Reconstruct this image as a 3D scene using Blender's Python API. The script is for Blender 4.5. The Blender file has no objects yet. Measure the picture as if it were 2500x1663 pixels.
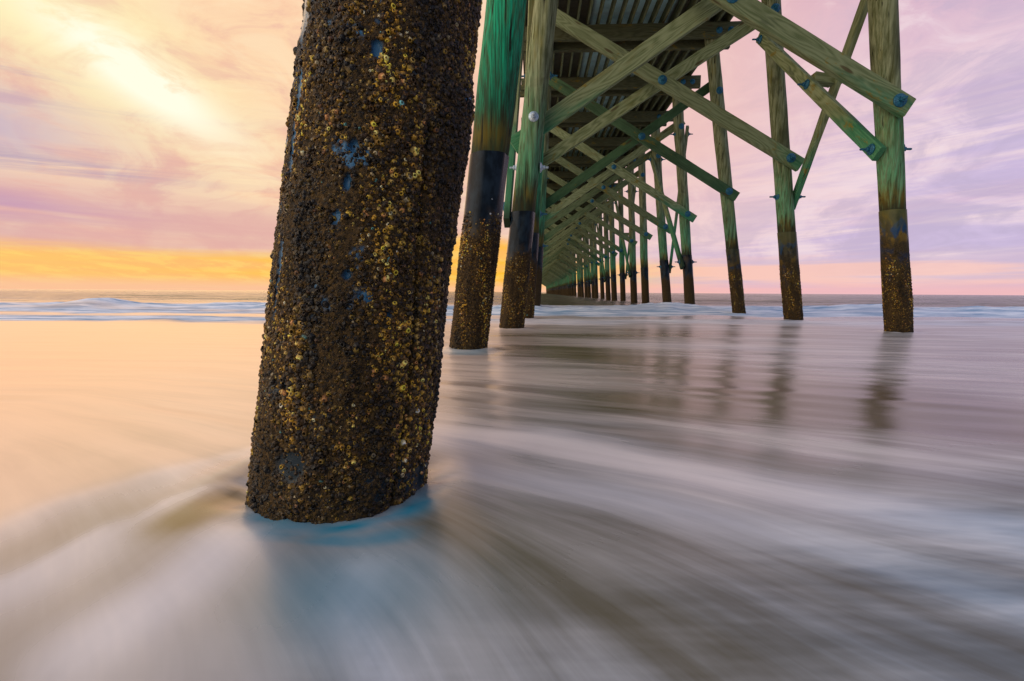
import bpy, math, random
import numpy as np
from mathutils import Vector, Matrix
random.seed(7); RNG = np.random.default_rng(7)
S = bpy.context.scene
COL = S.collection

# ------------------------------------------------------------------ camera
F = 1130.0; CAMH = 0.58
pitch = math.atan(118.5/F); yaw = math.atan(57/F/math.cos(pitch)); roll = math.atan(16/2500)
fw = Vector((-math.sin(yaw)*math.cos(pitch), math.cos(yaw)*math.cos(pitch), -math.sin(pitch)))
rt = fw.cross(Vector((0, 0, 1))).normalized(); up = rt.cross(fw)
rt2 = rt*math.cos(roll)+up*math.sin(roll); up2 = up*math.cos(roll)-rt*math.sin(roll)
cam_d = bpy.data.cameras.new('camera'); cam = bpy.data.objects.new('camera', cam_d); COL.objects.link(cam)
cam.matrix_world = Matrix(((rt2.x, up2.x, -fw.x, 0), (rt2.y, up2.y, -fw.y, 0), (rt2.z, up2.z, -fw.z, CAMH), (0, 0, 0, 1)))
cam_d.sensor_width = 36; cam_d.lens = F/2500*36; cam_d.clip_start = 0.05; cam_d.clip_end = 20000
S.camera = cam

# ------------------------------------------------------------------ node helpers
class NT:
    def __init__(s, tree): s.t = tree; s.n = tree.nodes; s.l = tree.links
    def new(s, ty, **kw):
        n = s.n.new(ty)
        for k, v in kw.items(): setattr(n, k, v)
        return n
    def put(s, sock, v):
        if isinstance(v, bpy.types.NodeSocket): s.l.new(v, sock)
        elif isinstance(v, (tuple, list)):
            d = sock.default_value
            v = tuple(v)
            if len(d) == 4 and len(v) == 3: v = v+(1,)
            sock.default_value = v
        else: sock.default_value = v
    def m(s, op, a, b=0.0, c=0.0, clamp=False):
        n = s.new('ShaderNodeMath', operation=op, use_clamp=clamp)
        s.put(n.inputs[0], a)
        s.put(n.inputs[1], b)
        if op in ('MULTIPLY_ADD', 'SMOOTH_MIN', 'SMOOTH_MAX'): s.put(n.inputs[2], c)
        return n.outputs[0]
    def add(s, a, b): return s.m('ADD', a, b)
    def sub(s, a, b): return s.m('SUBTRACT', a, b)
    def mul(s, a, b): return s.m('MULTIPLY', a, b)
    def ss(s, x, a, b, lo=0.0, hi=1.0):
        n = s.new('ShaderNodeMapRange', interpolation_type='SMOOTHSTEP')
        s.put(n.inputs[0], x); s.put(n.inputs[1], a); s.put(n.inputs[2], b); s.put(n.inputs[3], lo); s.put(n.inputs[4], hi)
        return n.outputs[0]
    def mix(s, f, a, b, bt='MIX'):
        n = s.new('ShaderNodeMix', data_type='RGBA', blend_type=bt)
        s.put(n.inputs[0], f); s.put(n.inputs[6], a); s.put(n.inputs[7], b)
        return n.outputs[2]
    def vec(s, x, y, z=0.0):
        n = s.new('ShaderNodeCombineXYZ'); s.put(n.inputs[0], x); s.put(n.inputs[1], y); s.put(n.inputs[2], z)
        return n.outputs[0]
    def xyz(s, v):
        n = s.new('ShaderNodeSeparateXYZ'); s.put(n.inputs[0], v); return n.outputs
    def scale(s, v, sx, sy, sz):
        n = s.new('ShaderNodeVectorMath', operation='MULTIPLY'); s.put(n.inputs[0], v); n.inputs[1].default_value = (sx, sy, sz)
        return n.outputs[0]
    def vadd(s, a, b):
        n = s.new('ShaderNodeVectorMath', operation='ADD'); s.put(n.inputs[0], a); s.put(n.inputs[1], b); return n.outputs[0]
    def noise(s, v, sc=1.0, det=3.0, rough=0.5, dist=0.0, col=False):
        n = s.new('ShaderNodeTexNoise'); s.put(n.inputs['Vector'], v); n.inputs['Scale'].default_value = sc
        n.inputs['Detail'].default_value = det; n.inputs['Roughness'].default_value = rough; n.inputs['Distortion'].default_value = dist
        return n.outputs[1 if col else 0]
    def vor(s, v, sc=1.0, out=0, **kw):
        n = s.new('ShaderNodeTexVoronoi', **kw); s.put(n.inputs['Vector'], v); n.inputs['Scale'].default_value = sc
        return n.outputs[out]
    def gauss(s, x, c, w):
        a = s.m('DIVIDE', s.sub(x, c), w); return s.m('EXPONENT', s.mul(s.mul(a, a), -1.0))
    def attr(s, name, out=2):
        n = s.new('ShaderNodeAttribute', attribute_name=name); return n.outputs[out]
    def bump(s, h, strength=0.5, dist=0.01, normal=None):
        n = s.new('ShaderNodeBump'); s.put(n.inputs['Height'], h); s.put(n.inputs['Strength'], strength); n.inputs['Distance'].default_value = dist
        if normal is not None: s.put(n.inputs['Normal'], normal)
        return n.outputs[0]

def lin(r, g, b):
    f = lambda c: (c/255/12.92) if c <= 10 else ((c/255+0.055)/1.055)**2.4
    return (f(r), f(g), f(b), 1)

# ------------------------------------------------------------------ sky and sun
SUN_AZ = -0.68; SUN_EL = math.radians(19)
W = bpy.data.worlds.new('World'); S.world = W; W.use_nodes = True
t = NT(W.node_tree); t.n.clear()
gen = t.new('ShaderNodeTexCoord').outputs['Generated']
X, Y, Z = t.xyz(gen)
az = t.m('ARCTAN2', X, Y)
el = t.m('ARCSINE', Z)
zc = t.m('MAXIMUM', Z, 0.0)
den = t.add(zc, 0.10)
# clouds lie in a flat layer; streaks run towards the sunrise
ca, sa = math.cos(0.22), math.sin(0.22)
px = t.m('DIVIDE', t.add(t.mul(X, ca), t.mul(Y, sa)), den)
py = t.m('DIVIDE', t.add(t.mul(X, -sa), t.mul(Y, ca)), den)
warp = t.noise(t.vec(px, t.mul(py, 0.5)), 0.9, 2, 0.5)
pxw = t.add(px, t.mul(t.sub(warp, 0.5), 0.9))
warp2 = t.noise(t.vec(px, py, 4.4), 2.2, 3, 0.6)
streak = t.noise(t.vec(t.add(t.mul(pxw, 1.2), t.mul(warp2, .9)), t.add(t.mul(py, 0.62), t.mul(warp2, .7)), 3.1), 1.0, 9, 0.62)
fine = t.noise(t.vec(t.add(t.mul(pxw, 3.2), warp2), t.mul(py, 1.3), 9.1), 1.0, 7, 0.65)
band = t.noise(t.vec(t.mul(az, 1.6), t.mul(el, 30), 1.7), 1.0, 5, 0.55)
band2 = t.noise(t.vec(t.mul(az, 1.5), t.mul(el, 16), 7.7), 1.0, 6, 0.6, 0.3)
puff = t.noise(t.vec(t.mul(az, 7), t.mul(el, 13), t.mul(warp, 1.5)), 1.0, 7, 0.62, 0.8)
patch = t.noise(t.vec(t.mul(px, .5), t.mul(py, .35), 5.0), 1.0, 3, 0.5)
side = t.ss(az, -0.25, 0.45)                       # 0 = warm left, 1 = lilac right
cl = t.mix(t.ss(streak, 0.40, 0.60), lin(248, 194, 164), lin(255, 216, 176))
cl = t.mix(t.ss(fine, 0.45, 0.75, 0, .25), cl, lin(255, 226, 180))
cr = t.mix(t.ss(streak, 0.34, 0.68), lin(212, 186, 214), lin(240, 216, 224))
cr = t.mix(t.ss(fine, 0.42, 0.72, 0, .5), cr, lin(244, 226, 234))
cr = t.mix(t.mul(t.ss(band2, 0.44, 0.60), t.ss(el, 0.44, 0.20, 0, .9)), cr, lin(202, 186, 222))
band3 = t.noise(t.vec(t.mul(az, 2.5), t.mul(t.sub(el, t.mul(az, .06)), 42), 17.7), 1.0, 6, 0.65, 0.4)
cr = t.mix(t.mul(t.ss(band3, 0.45, 0.68), t.ss(el, 0.44, 0.20, 0, .8)), cr, lin(250, 226, 226))
cl = t.mix(t.mul(t.ss(band3, 0.46, 0.64), t.ss(el, 0.5, 0.2, 0, .7)), cl, lin(232, 180, 166))
cl = t.mix(t.mul(t.ss(patch, .50, .62), t.ss(el, .5, .25, .1, .55)), cl, lin(224, 186, 176))
cr = t.mix(t.mul(t.ss(el, 0.26, 0.52), 0.75), cr, lin(205, 160, 192))
cl = t.mix(t.ss(puff, .46, .62, 0, .55), cl, lin(255, 228, 190))
cl = t.mix(t.ss(puff, .50, .36, 0, .5), cl, lin(232, 176, 164))
cr = t.mix(t.ss(puff, .48, .62, 0, .55), cr, lin(244, 226, 234))
cr = t.mix(t.ss(puff, .50, .36, 0, .55), cr, lin(188, 174, 204))
pk = t.mul(t.gauss(az, 0.30, 0.26), t.ss(el, .08, .3, .3, .85))
cr = t.mix(pk, cr, lin(240, 196, 190))
c = t.mix(side, cl, cr)
# broad lilac cloud on the far left
c = t.mix(t.mul(t.mul(t.gauss(az, -0.98, 0.22), t.gauss(el, 0.23, 0.07)), t.ss(streak, .35, .6, .5, 1)), c, lin(190, 172, 200))
wsp = t.mul(t.mul(t.gauss(az, -.84, .14), t.add(t.gauss(el, .185, .012), t.gauss(el, .29, .02))), t.ss(band3, .44, .62))
c = t.mix(t.mul(wsp, .75), c, lin(168, 152, 184))
# high golden opening, a diagonal streak
dx = t.add(t.mul(t.add(az, 0.76), 0.86), t.mul(t.sub(el, 0.37), -0.50))
dy = t.add(t.mul(t.add(az, 0.76), 0.50), t.mul(t.sub(el, 0.37), 0.86))
g1 = t.mul(t.gauss(dx, -0.03, 0.24), t.gauss(dy, 0.0, 0.085))
g1 = t.mul(g1, t.ss(t.add(t.mul(streak, .5), t.mul(puff, .5)), 0.36, 0.58, 0.25, 1.25))
c = t.mix(t.m('MINIMUM', t.mul(g1, 1.05), 1.0), c, lin(255, 240, 185))
g2 = t.mul(t.mul(t.gauss(dx, 0.06, 0.13), t.gauss(dy, -0.005, 0.038)), t.ss(puff, .36, .56, .35, 1.4))
c = t.mix(t.m('MINIMUM', t.mul(g2, 1.0), 1.0), c, (1.05, 1.0, .80))
# mauve bank above the glowing strip
mb = t.mul(t.mul(t.ss(el, 0.054, 0.068), t.ss(t.add(el, t.mul(t.sub(band, .5), .10)), 0.18, 0.12)), t.ss(az, 0.1, -0.45))
c = t.mix(t.mul(mb, t.ss(band, .3, .6, .35, .9)), c, t.mix(t.mul(t.gauss(az, -.98, .20), t.gauss(el, .125, .035)), lin(228, 176, 168), lin(178, 142, 192)))
# low glowing strip
lowm = t.ss(t.add(el, t.add(t.add(t.mul(t.sub(band2, .5), .035), t.mul(t.sub(band3, .5), .02)), t.mul(t.gauss(az, -.13, .14), -.05))), 0.078, 0.052)
gz = t.gauss(az, -0.19, 0.33)
strip = t.mix(gz, lin(255, 200, 112), lin(255, 190, 8))
strip = t.mix(t.ss(band, .38, .6, 0, .6), strip, lin(255, 186, 120))
strip = t.mix(t.mul(t.ss(fine, .45, .6), .45), strip, lin(255, 222, 120))
strip_r = t.mix(t.ss(band, .40, .56), lin(210, 188, 210), lin(250, 200, 186))
sside = t.ss(az, 0.02, 0.42)
strip = t.mix(sside, strip, strip_r)
c = t.mix(t.mul(lowm, t.ss(az, .75, .3, .75, 1)), c, strip)
c = t.mix(t.mul(t.ss(el, 0.030, 0.004), t.ss(az, -0.9, 0.2, .85, .75)), c, t.mix(side, lin(252, 196, 160), lin(248, 186, 184)))
# behind and above the camera: an open pale blue morning sky
back = t.ss(Y, 0.45, -0.25)
# unseen bright sky added at left and behind to light the pilings, dimmer behind right
lb = t.mul(t.ss(X, .25, -.75), t.ss(el, 1.1, .5, .35, 1))
c = t.mix(back, c, t.mix(lb, (0.24, 0.30, 0.46), (2.45, 2.1, 1.70)))
c = t.mix(t.ss(Z, 0.60, 0.9, 0, .85), c, (0.52, 0.60, 0.88))
bg = t.new('ShaderNodeBackground'); t.put(bg.inputs[0], c); bg.inputs[1].default_value = 1.0
wo = t.new('ShaderNodeOutputWorld'); t.l.new(bg.outputs[0], wo.inputs[0])

sd = bpy.data.lights.new('sun', 'SUN'); sun = bpy.data.objects.new('sun', sd); COL.objects.link(sun)
sd.energy = 0.5; sd.angle = math.radians(46); sd.color = (1.0, 0.58, 0.26)
tosun = Vector((math.sin(SUN_AZ)*math.cos(SUN_EL), math.cos(SUN_AZ)*math.cos(SUN_EL), math.sin(SUN_EL)))
sun.rotation_euler = tosun.to_track_quat('Z', 'Y').to_euler()

S.view_settings.view_transform = 'Standard'; S.view_settings.look = 'None'
S.view_settings.exposure = 0.0; S.view_settings.gamma = 1.0
S.view_settings.use_curve_mapping = False

# ------------------------------------------------------------------ object helpers
def link(name, me, parent=None, loc=(0, 0, 0)):
    o = bpy.data.objects.new(name, me); COL.objects.link(o)
    if parent is not None: o.parent = parent
    o.location = loc
    return o
def mesh_np(name, v, f, mat, smooth=True):
    me = bpy.data.meshes.new(name)
    v = np.asarray(v, dtype=np.float32)
    if isinstance(f, np.ndarray):
        nf, k = f.shape
        me.vertices.add(len(v)); me.vertices.foreach_set('co', v.ravel())
        me.loops.add(nf*k); me.loops.foreach_set('vertex_index', f.astype(np.int32).ravel())
        me.polygons.add(nf); me.polygons.foreach_set('loop_start', np.arange(0, nf*k, k, dtype=np.int32))
        me.update(calc_edges=True)
    else:
        me.from_pydata([tuple(map(float, q)) for q in v], [], f); me.update()
    me.polygons.foreach_set('use_smooth', np.full(len(me.polygons), smooth))
    me.materials.append(mat)
    return me
def fattr(me, name, a):
    at = me.attributes.new(name, 'FLOAT', 'POINT'); at.data.foreach_set('value', np.asarray(a, np.float32))
def vattr(me, name, a):
    at = me.attributes.new(name, 'FLOAT_VECTOR', 'POINT'); at.data.foreach_set('vector', np.asarray(a, np.float32).ravel())
def vn(p, seed=0, oct=4, gain=.5):
    """cheap smooth pseudo-noise from sums of rotated sines; p is (n,k)"""
    r = np.random.default_rng(seed); out = 0; amp = 1; fr = 1; tot = 0
    for o in range(oct):
        for k in range(3):
            d = r.normal(size=p.shape[1]); d /= np.linalg.norm(d)
            out = out+amp*np.sin(p@d*fr*(0.8+r.random()*.5)*2.2+r.random()*6.28+1.3*np.sin(p@r.normal(size=p.shape[1])*fr*.7))
        tot += amp*1.7; amp *= gain; fr *= 2.03
    return out/tot

# ------------------------------------------------------------------ materials
def mat(name):
    m = bpy.data.materials.new(name); m.use_nodes = True
    t = NT(m.node_tree); t.n.clear()
    b = t.new('ShaderNodeBsdfPrincipled'); o = t.new('ShaderNodeOutputMaterial'); t.l.new(b.outputs[0], o.inputs[0])
    return m, t, b

def pile_wood():
    m, t, b = mat('piling_wood')
    pos = t.new('ShaderNodeNewGeometry').outputs['Position']
    obc = t.new('ShaderNodeTexCoord').outputs['Object']
    oi = t.new('ShaderNodeObjectInfo'); rnd = oi.outputs['Random']
    gr = t.xyz(oi.outputs['Color'])
    _, _, z = t.xyz(pos)
    off = t.vec(t.mul(rnd, 17), t.mul(rnd, 31), t.mul(rnd, 7))
    v = t.vadd(obc, off)
    grain = t.noise(t.scale(v, 26, 26, 1.6), 1, 5, .65)
    grain2 = t.noise(t.scale(v, 70, 70, 3), 1, 3, .6)
    blot = t.noise(t.scale(v, 2.6, 2.6, 1.0), 1, 4, .6, .5)
    blot2 = t.noise(t.scale(v, 6, 6, 1.4), 1, 4, .6)
    base = t.mix(t.ss(grain, .3, .7), (.070, .080, .026, 1), (.28, .30, .17, 1))
    base = t.mix(t.ss(blot, .52, .72, 0, .75), base, (.045, .050, .022, 1))
    base = t.mix(t.ss(blot2, .55, .75, 0, .6), base, (.20, .17, .035, 1))
    gz = t.mul(t.ss(t.add(z, t.mul(t.sub(blot, .5), 3.2)), t.add(3.1, t.mul(gr[0], 3.5)), t.add(2.0, t.mul(gr[0], 1.2))), t.ss(grain, .3, .55, .45, 1))
    emer = t.mix(t.ss(grain2, .3, .7), (.001, .085, .040, 1), (.004, .40, .20, 1))
    base = t.mix(t.mul(gz, t.add(.35, t.mul(gr[0], .6))), base, emer)
    # dark ragged wet stain just above the wrap
    dk = t.ss(t.add(z, t.mul(t.sub(grain, .5), 1.2)), t.add(2.3, t.mul(gr[1], 1.0)), 1.9)
    base = t.mix(t.mul(dk, .94), base, (.018, .017, .010, 1))
    base = t.mix(t.mul(t.gauss(z, 2.05, .16), t.mul(t.ss(blot2, .4, .6), .6)), base, (.16, .11, .01, 1))
    crack = t.ss(t.noise(t.scale(v, 34, 34, .9), 1, 2, .5), .30, .36)
    base = t.mix(t.sub(1, crack), base, (.016, .016, .009, 1))
    t.put(b.inputs['Base Color'], base); b.inputs['Roughness'].default_value = .78; b.inputs['Specular IOR Level'].default_value = .15
    h = t.add(t.mul(grain, .6), t.mul(crack, .8)); h = t.add(h, t.mul(blot2, .5))
    t.put(b.inputs['Normal'], t.bump(h, .7, .012))
    return m
def sleeve_mat():
    m, t, b = mat('wrap_plastic')
    pos = t.new('ShaderNodeNewGeometry').outputs['Position']
    obc = t.new('ShaderNodeTexCoord').outputs['Object']
    rnd = t.new('ShaderNodeObjectInfo').outputs['Random']
    _, _, z = t.xyz(pos)
    v = t.vadd(obc, t.vec(t.mul(rnd, 17), t.mul(rnd, 31), t.mul(rnd, 7)))
    n1 = t.noise(t.scale(v, 9, 9, 5), 1, 5, .6)
    n2 = t.noise(t.scale(v, 3, 3, 2), 1, 3, .5)
    crust = t.ss(t.add(z, t.add(t.mul(t.sub(n1, .5), .5), t.mul(t.sub(n2, .5), .7))), t.add(1.32, t.mul(t.xyz(t.new('ShaderNodeObjectInfo').outputs['Color'])[2], .25)), 1.10)
    sp = t.vor(v, 85); sp2 = t.noise(v, 60, 4, .7)
    cb = t.mix(t.ss(sp2, .35, .68), (.014, .009, .004, 1), (.085, .052, .020, 1))
    cb = t.mix(t.ss(sp, .20, .05, 0, .8), cb, (.24, .17, .06, 1))
    pl = t.mix(t.ss(n1, .4, .65), (.003, .006, .010, 1), (.012, .022, .034, 1))
    pl = t.mix(t.mul(t.ss(n2, .55, .7), .6), pl, (.07, .045, .02, 1))
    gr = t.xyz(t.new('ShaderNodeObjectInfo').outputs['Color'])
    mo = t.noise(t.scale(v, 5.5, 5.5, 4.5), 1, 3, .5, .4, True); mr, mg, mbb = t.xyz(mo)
    mott = t.mix(t.ss(mr, .48, .60), (.050, .042, .020, 1), (.006, .040, .11, 1))  # rainbow flare painted into the wrap colour as blue and ochre blotches
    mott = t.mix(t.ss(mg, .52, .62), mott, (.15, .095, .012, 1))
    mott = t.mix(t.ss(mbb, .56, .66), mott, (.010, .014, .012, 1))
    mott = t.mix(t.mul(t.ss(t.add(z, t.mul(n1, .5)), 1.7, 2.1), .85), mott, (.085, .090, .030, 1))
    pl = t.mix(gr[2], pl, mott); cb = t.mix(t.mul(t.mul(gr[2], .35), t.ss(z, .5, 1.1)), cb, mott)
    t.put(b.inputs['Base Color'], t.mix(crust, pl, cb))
    b.inputs['Specular IOR Level'].default_value = .14
    t.put(b.inputs['Roughness'], t.ss(crust, 0, 1, .25, .8))
    hh = t.mul(t.add(t.mul(t.ss(sp, .35, 0), 1.0), sp2), crust)
    hh = t.add(hh, t.mul(t.noise(t.scale(v, 6, 6, 2.5), 1, 3, .5), .35))
    t.put(b.inputs['Normal'], t.bump(hh, .9, .008))
    return m
def lumber_mat():
    m, t, b = mat('treated_lumber')
    pos = t.new('ShaderNodeNewGeometry').outputs['Position']
    obc = t.new('ShaderNodeTexCoord').outputs['Object']
    oi = t.new('ShaderNodeObjectInfo'); rnd = oi.outputs['Random']; gr = t.xyz(oi.outputs['Color'])
    _, _, z = t.xyz(pos)
    v = t.vadd(obc, t.vec(t.mul(rnd, 41), t.mul(rnd, 13), t.mul(rnd, 27)))
    wv = t.noise(t.scale(v, .55, 3.2, 3.2), 1, 2, .5)
    ring = t.m('FRACT', t.mul(wv, 15))
    ring = t.ss(t.m('ABSOLUTE', t.sub(ring, .5)), .0, .5)
    fib = t.noise(t.scale(v, 2.5, 60, 60), 1, 4, .6)
    blot = t.noise(t.scale(v, 1.2, 4, 4), 1, 4, .6)
    base = t.mix(ring, (.110, .140, .052, 1), (.25, .29, .145, 1))
    base = t.mix(t.ss(fib, .35, .7, 0, .5), base, (.34, .37, .21, 1))
    base = t.mix(t.ss(blot, .55, .75, 0, .7), base, (.17, .145, .035, 1))
    base = t.mix(t.ss(blot, .42, .28, 0, .7), base, (.07, .085, .045, 1))
    base = t.mix(t.mul(rnd, .35), base, (.12, .14, .075, 1))
    em = t.ss(t.add(z, t.mul(t.sub(blot, .5), 1.6)), 3.75, 2.9)
    base = t.mix(t.mul(em, .75), base, t.mix(fib, (.002, .085, .038, 1), (.02, .30, .15, 1)))
    base = t.mix(gr[0], base, t.mix(t.ss(blot, .4, .65), (.020, .058, .026, 1), (.045, .11, .05, 1)))
    base = t.mix(gr[1], base, (.040, .033, .017, 1))
    spl = t.ss(t.noise(t.scale(v, .7, 26, 26), 1, 3, .6), .34, .29)
    base = t.mix(t.mul(spl, .85), base, (.022, .020, .010, 1))
    st_ = t.ss(t.noise(t.scale(v, 2.4, 5, 5), 1, 4, .7), .60, .68)
    base = t.mix(t.mul(st_, .7), base, (.21, .14, .012, 1))
    kn = t.vor(t.scale(v, .9, 4.0, 4.0), 1.0)
    base = t.mix(t.ss(kn, .13, .07, 0, .8), base, (.07, .045, .02, 1))
    wet = t.ss(z, 2.1, 1.7); base = t.mix(t.mul(wet, .8), base, (.02, .018, .012, 1))
    t.put(b.inputs['Base Color'], base); b.inputs['Roughness'].default_value = .78; b.inputs['Specular IOR Level'].default_value = .15
    t.put(b.inputs['Normal'], t.bump(t.add(t.mul(fib, .8), t.mul(ring, .3)), .5, .006))
    return m
def deck_mat():
    m, t, b = mat('deck_boards')
    obc = t.new('ShaderNodeTexCoord').outputs['Object']
    pos = t.new('ShaderNodeNewGeometry').outputs['Position']
    x, y, z = t.xyz(pos)
    n = t.noise(t.scale(pos, 2, 14, 14), 1, 5, .6)
    cell = t.noise(t.vec(0.0, t.m('FLOOR', t.m('DIVIDE', y, .15))), 3.7, 1)
    base = t.mix(n, (.07, .06, .035, 1), (.14, .12, .07, 1))
    # a lane of paler boards down the middle
    lane = t.mul(t.ss(x, 1.35, 1.5), t.ss(x, 3.55, 3.4))
    base = t.mix(t.mul(lane, t.ss(cell, .3, .5, .75, 1)), base, (.62, .88, .86, 1))
    t.put(b.inputs['Base Color'], base); b.inputs['Roughness'].default_value = .8
    t.put(b.inputs['Normal'], t.bump(n, .4, .01))
    return m
def barn_mat():
    m, t, b = mat('barnacle_shell')
    cv = t.attr('tone', 0)
    obc = t.new('ShaderNodeTexCoord').outputs['Object']
    n = t.noise(obc, 260, 3, .6)
    big = t.noise(obc, 5, 3, .5)
    base = t.mix(t.ss(n, .35, .7, 0, .7), cv, t.mix(.5, cv, (.01, .008, .004, 1)))
    t.put(b.inputs['Base Color'], base)
    b.inputs['Roughness'].default_value = .42
    b.inputs['Specular IOR Level'].default_value = .30
    t.put(b.inputs['Normal'], t.bump(n, .5, .002))
    return m
def crust_mat():
    m, t, b = mat('barnacle_crust')
    obc = t.new('ShaderNodeTexCoord').outputs['Object']
    n = t.noise(obc, 90, 5, .7); n2 = t.noise(obc, 6, 4, .6); n3 = t.noise(t.scale(obc, 5, 5, 2.2), 1, 4, .6)
    v = t.vor(obc, 130)
    base = t.mix(t.ss(n, .35, .7), (.008, .005, .002, 1), (.120, .064, .014, 1))
    base = t.mix(t.ss(v, .3, .08, 0, .7), base, (.20, .125, .026, 1))
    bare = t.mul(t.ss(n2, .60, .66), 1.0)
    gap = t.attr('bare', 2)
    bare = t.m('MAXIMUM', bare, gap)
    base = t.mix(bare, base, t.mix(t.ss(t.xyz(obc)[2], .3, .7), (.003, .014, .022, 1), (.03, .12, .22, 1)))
    t.put(b.inputs['Base Color'], base)
    b.inputs['Specular IOR Level'].default_value = .25
    t.put(b.inputs['Roughness'], t.ss(bare, 0, 1, .7, .28))
    t.put(b.inputs['Normal'], t.bump(t.mul(t.add(n, t.ss(v, .4, 0)), t.sub(1, t.mul(bare, .9))), .9, .008))
    return m
def metal_mat(name, c1, c2, rough, metal):
    m, t, b = mat(name)
    obc = t.new('ShaderNodeTexCoord').outputs['Object']
    n = t.noise(obc, 45, 4, .6)
    t.put(b.inputs['Base Color'], t.mix(t.ss(n, .35, .65), c1, c2)); b.inputs['Roughness'].default_value = rough; b.inputs['Metallic'].default_value = metal
    t.put(b.inputs['Normal'], t.bump(n, .3, .003))
    return m
M_PILE, M_SLV, M_LUM, M_DECK, M_BARN, M_CRUST = pile_wood(), sleeve_mat(), lumber_mat(), deck_mat(), barn_mat(), crust_mat()
M_BLUE = metal_mat('blue_coated_steel', (.004, .060, .12, 1), (.015, .14, .22, 1), .5, .3)
M_GALV = metal_mat('galvanised_steel', (.25, .36, .46, 1), (.52, .60, .68, 1), .45, .5)
M_NAIL = metal_mat('nail_steel', (.5, .5, .48, 1), (.7, .7, .66, 1), .4, .6)

def water_mat():
    m, t, b = mat('sea_water')
    fl = t.attr('flow', 1); foam = t.attr('foam', 2); calm = t.attr('calm', 2); teal = t.attr('teal', 2); blue = t.attr('blue', 2); sky_glow = t.attr('sky_glow', 2)
    u, v, _ = t.xyz(fl)
    pos = t.new('ShaderNodeNewGeometry').outputs['Position']
    w = t.noise(t.vec(t.mul(u, .5), t.mul(v, 1.1)), 1, 2, .5)
    vv = t.add(v, t.mul(t.sub(w, .5), .35))
    s1 = t.noise(t.vec(t.mul(u, .50), t.mul(vv, 4.5), 0.0), 1, 5, .60)
    s2 = t.noise(t.vec(t.mul(u, .8), t.mul(vv, 26), 4.0), 1, 6, .68)
    s3 = t.noise(t.vec(t.mul(u, .35), t.mul(vv, 1.5), 8.0), 1, 3, .5)
    s4 = t.noise(t.vec(t.mul(u, .5), t.mul(vv, 2.2), 18.0), 1, 3, .5)
    band = t.noise(t.scale(pos, .55, 2.6, 1), 1, 5, .65)
    amt = t.sub(1, t.mul(t.m('MAXIMUM', sky_glow, t.attr('soft', 2)), .78))
    f = t.add(t.mul(t.sub(s1, .5), .62), t.add(t.mul(t.sub(s2, .5), .24), t.mul(t.sub(s3, .5), .38)))
    f = t.add(t.mul(f, amt), foam)
    f = t.add(f, t.mul(t.mul(blue, t.sub(1, t.ss(calm, .9, 1.0, 0, .0))), t.mul(t.sub(band, .5), .8)))
    fm = t.ss(f, .16, .82)
    brown = t.mix(t.ss(s4, .35, .65), (.075, .056, .014, 1), (.105, .090, .040, 1))
    open_ = t.mix(t.ss(band, .35, .65), (.020, .028, .014, 1), (.13, .12, .075, 1))
    brown = t.mix(t.sub(1, calm), brown, open_)
    white = t.mix(t.ss(s1, .35, .65), (.54, .59, .68, 1), (.78, .78, .80, 1))
    white = t.mix(sky_glow, white, (.92, .54, .22, 1))  # peach reflection of the sky painted into the foam colour
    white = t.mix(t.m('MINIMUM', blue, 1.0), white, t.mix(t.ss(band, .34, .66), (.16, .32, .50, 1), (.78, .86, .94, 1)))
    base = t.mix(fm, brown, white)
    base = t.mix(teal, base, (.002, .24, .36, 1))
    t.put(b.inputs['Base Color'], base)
    t.put(b.inputs['Roughness'], t.add(t.add(.20, t.mul(fm, .12)), t.add(t.mul(t.attr('wet', 2), .07), t.mul(t.m('MAXIMUM', blue, 0.0), .35))))
    t.put(b.inputs['IOR'], t.add(1.5, t.add(t.mul(sky_glow, .35), t.mul(t.attr('wet', 2), .6))))
    t.put(b.inputs['Specular IOR Level'], t.ss(blue, 0, 1, .5, .04))
    rp = t.noise(t.scale(pos, .8, 2.6, 1), 1, 6, .62)
    hh = t.mul(t.add(t.mul(s1, .4), t.mul(s2, .12)), .35)
    n1 = t.bump(hh, t.mul(amt, .40), .05)
    n2 = t.bump(rp, t.mul(t.sub(1, calm), .95), .35, n1)
    t.put(b.inputs['Normal'], n2)
    return m
M_SEA = water_mat()

# ------------------------------------------------------------------ sea: one sheet to the horizon
def pile_axis(row, Yc): ...
PILE_BASES = []     # filled below, used for foam collars; (x, y)
BENT0 = 7.5; STEP = 3.0
rowR = {1: ((5.66, 7.5), 4.60), 2: ((5.70, 10.5), 4.62), 3: ((5.78, 13.5), 4.62), 4: ((5.38, 16.5), 4.62), 5: ((5.45, 19.5), 4.62), 6: ((5.27, 22.5), 4.75)}
rowL = {-1: ((-0.59, 1.345), .50), 0: ((-0.68, 4.72), .13), 1: ((-0.365, 7.5), .34), 2: ((-0.24, 10.5), .2), 3: ((-0.10, 13.5), .25)}
for k, vv in list(rowR.items())+list(rowL.items()): PILE_BASES.append(vv[0])

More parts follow.
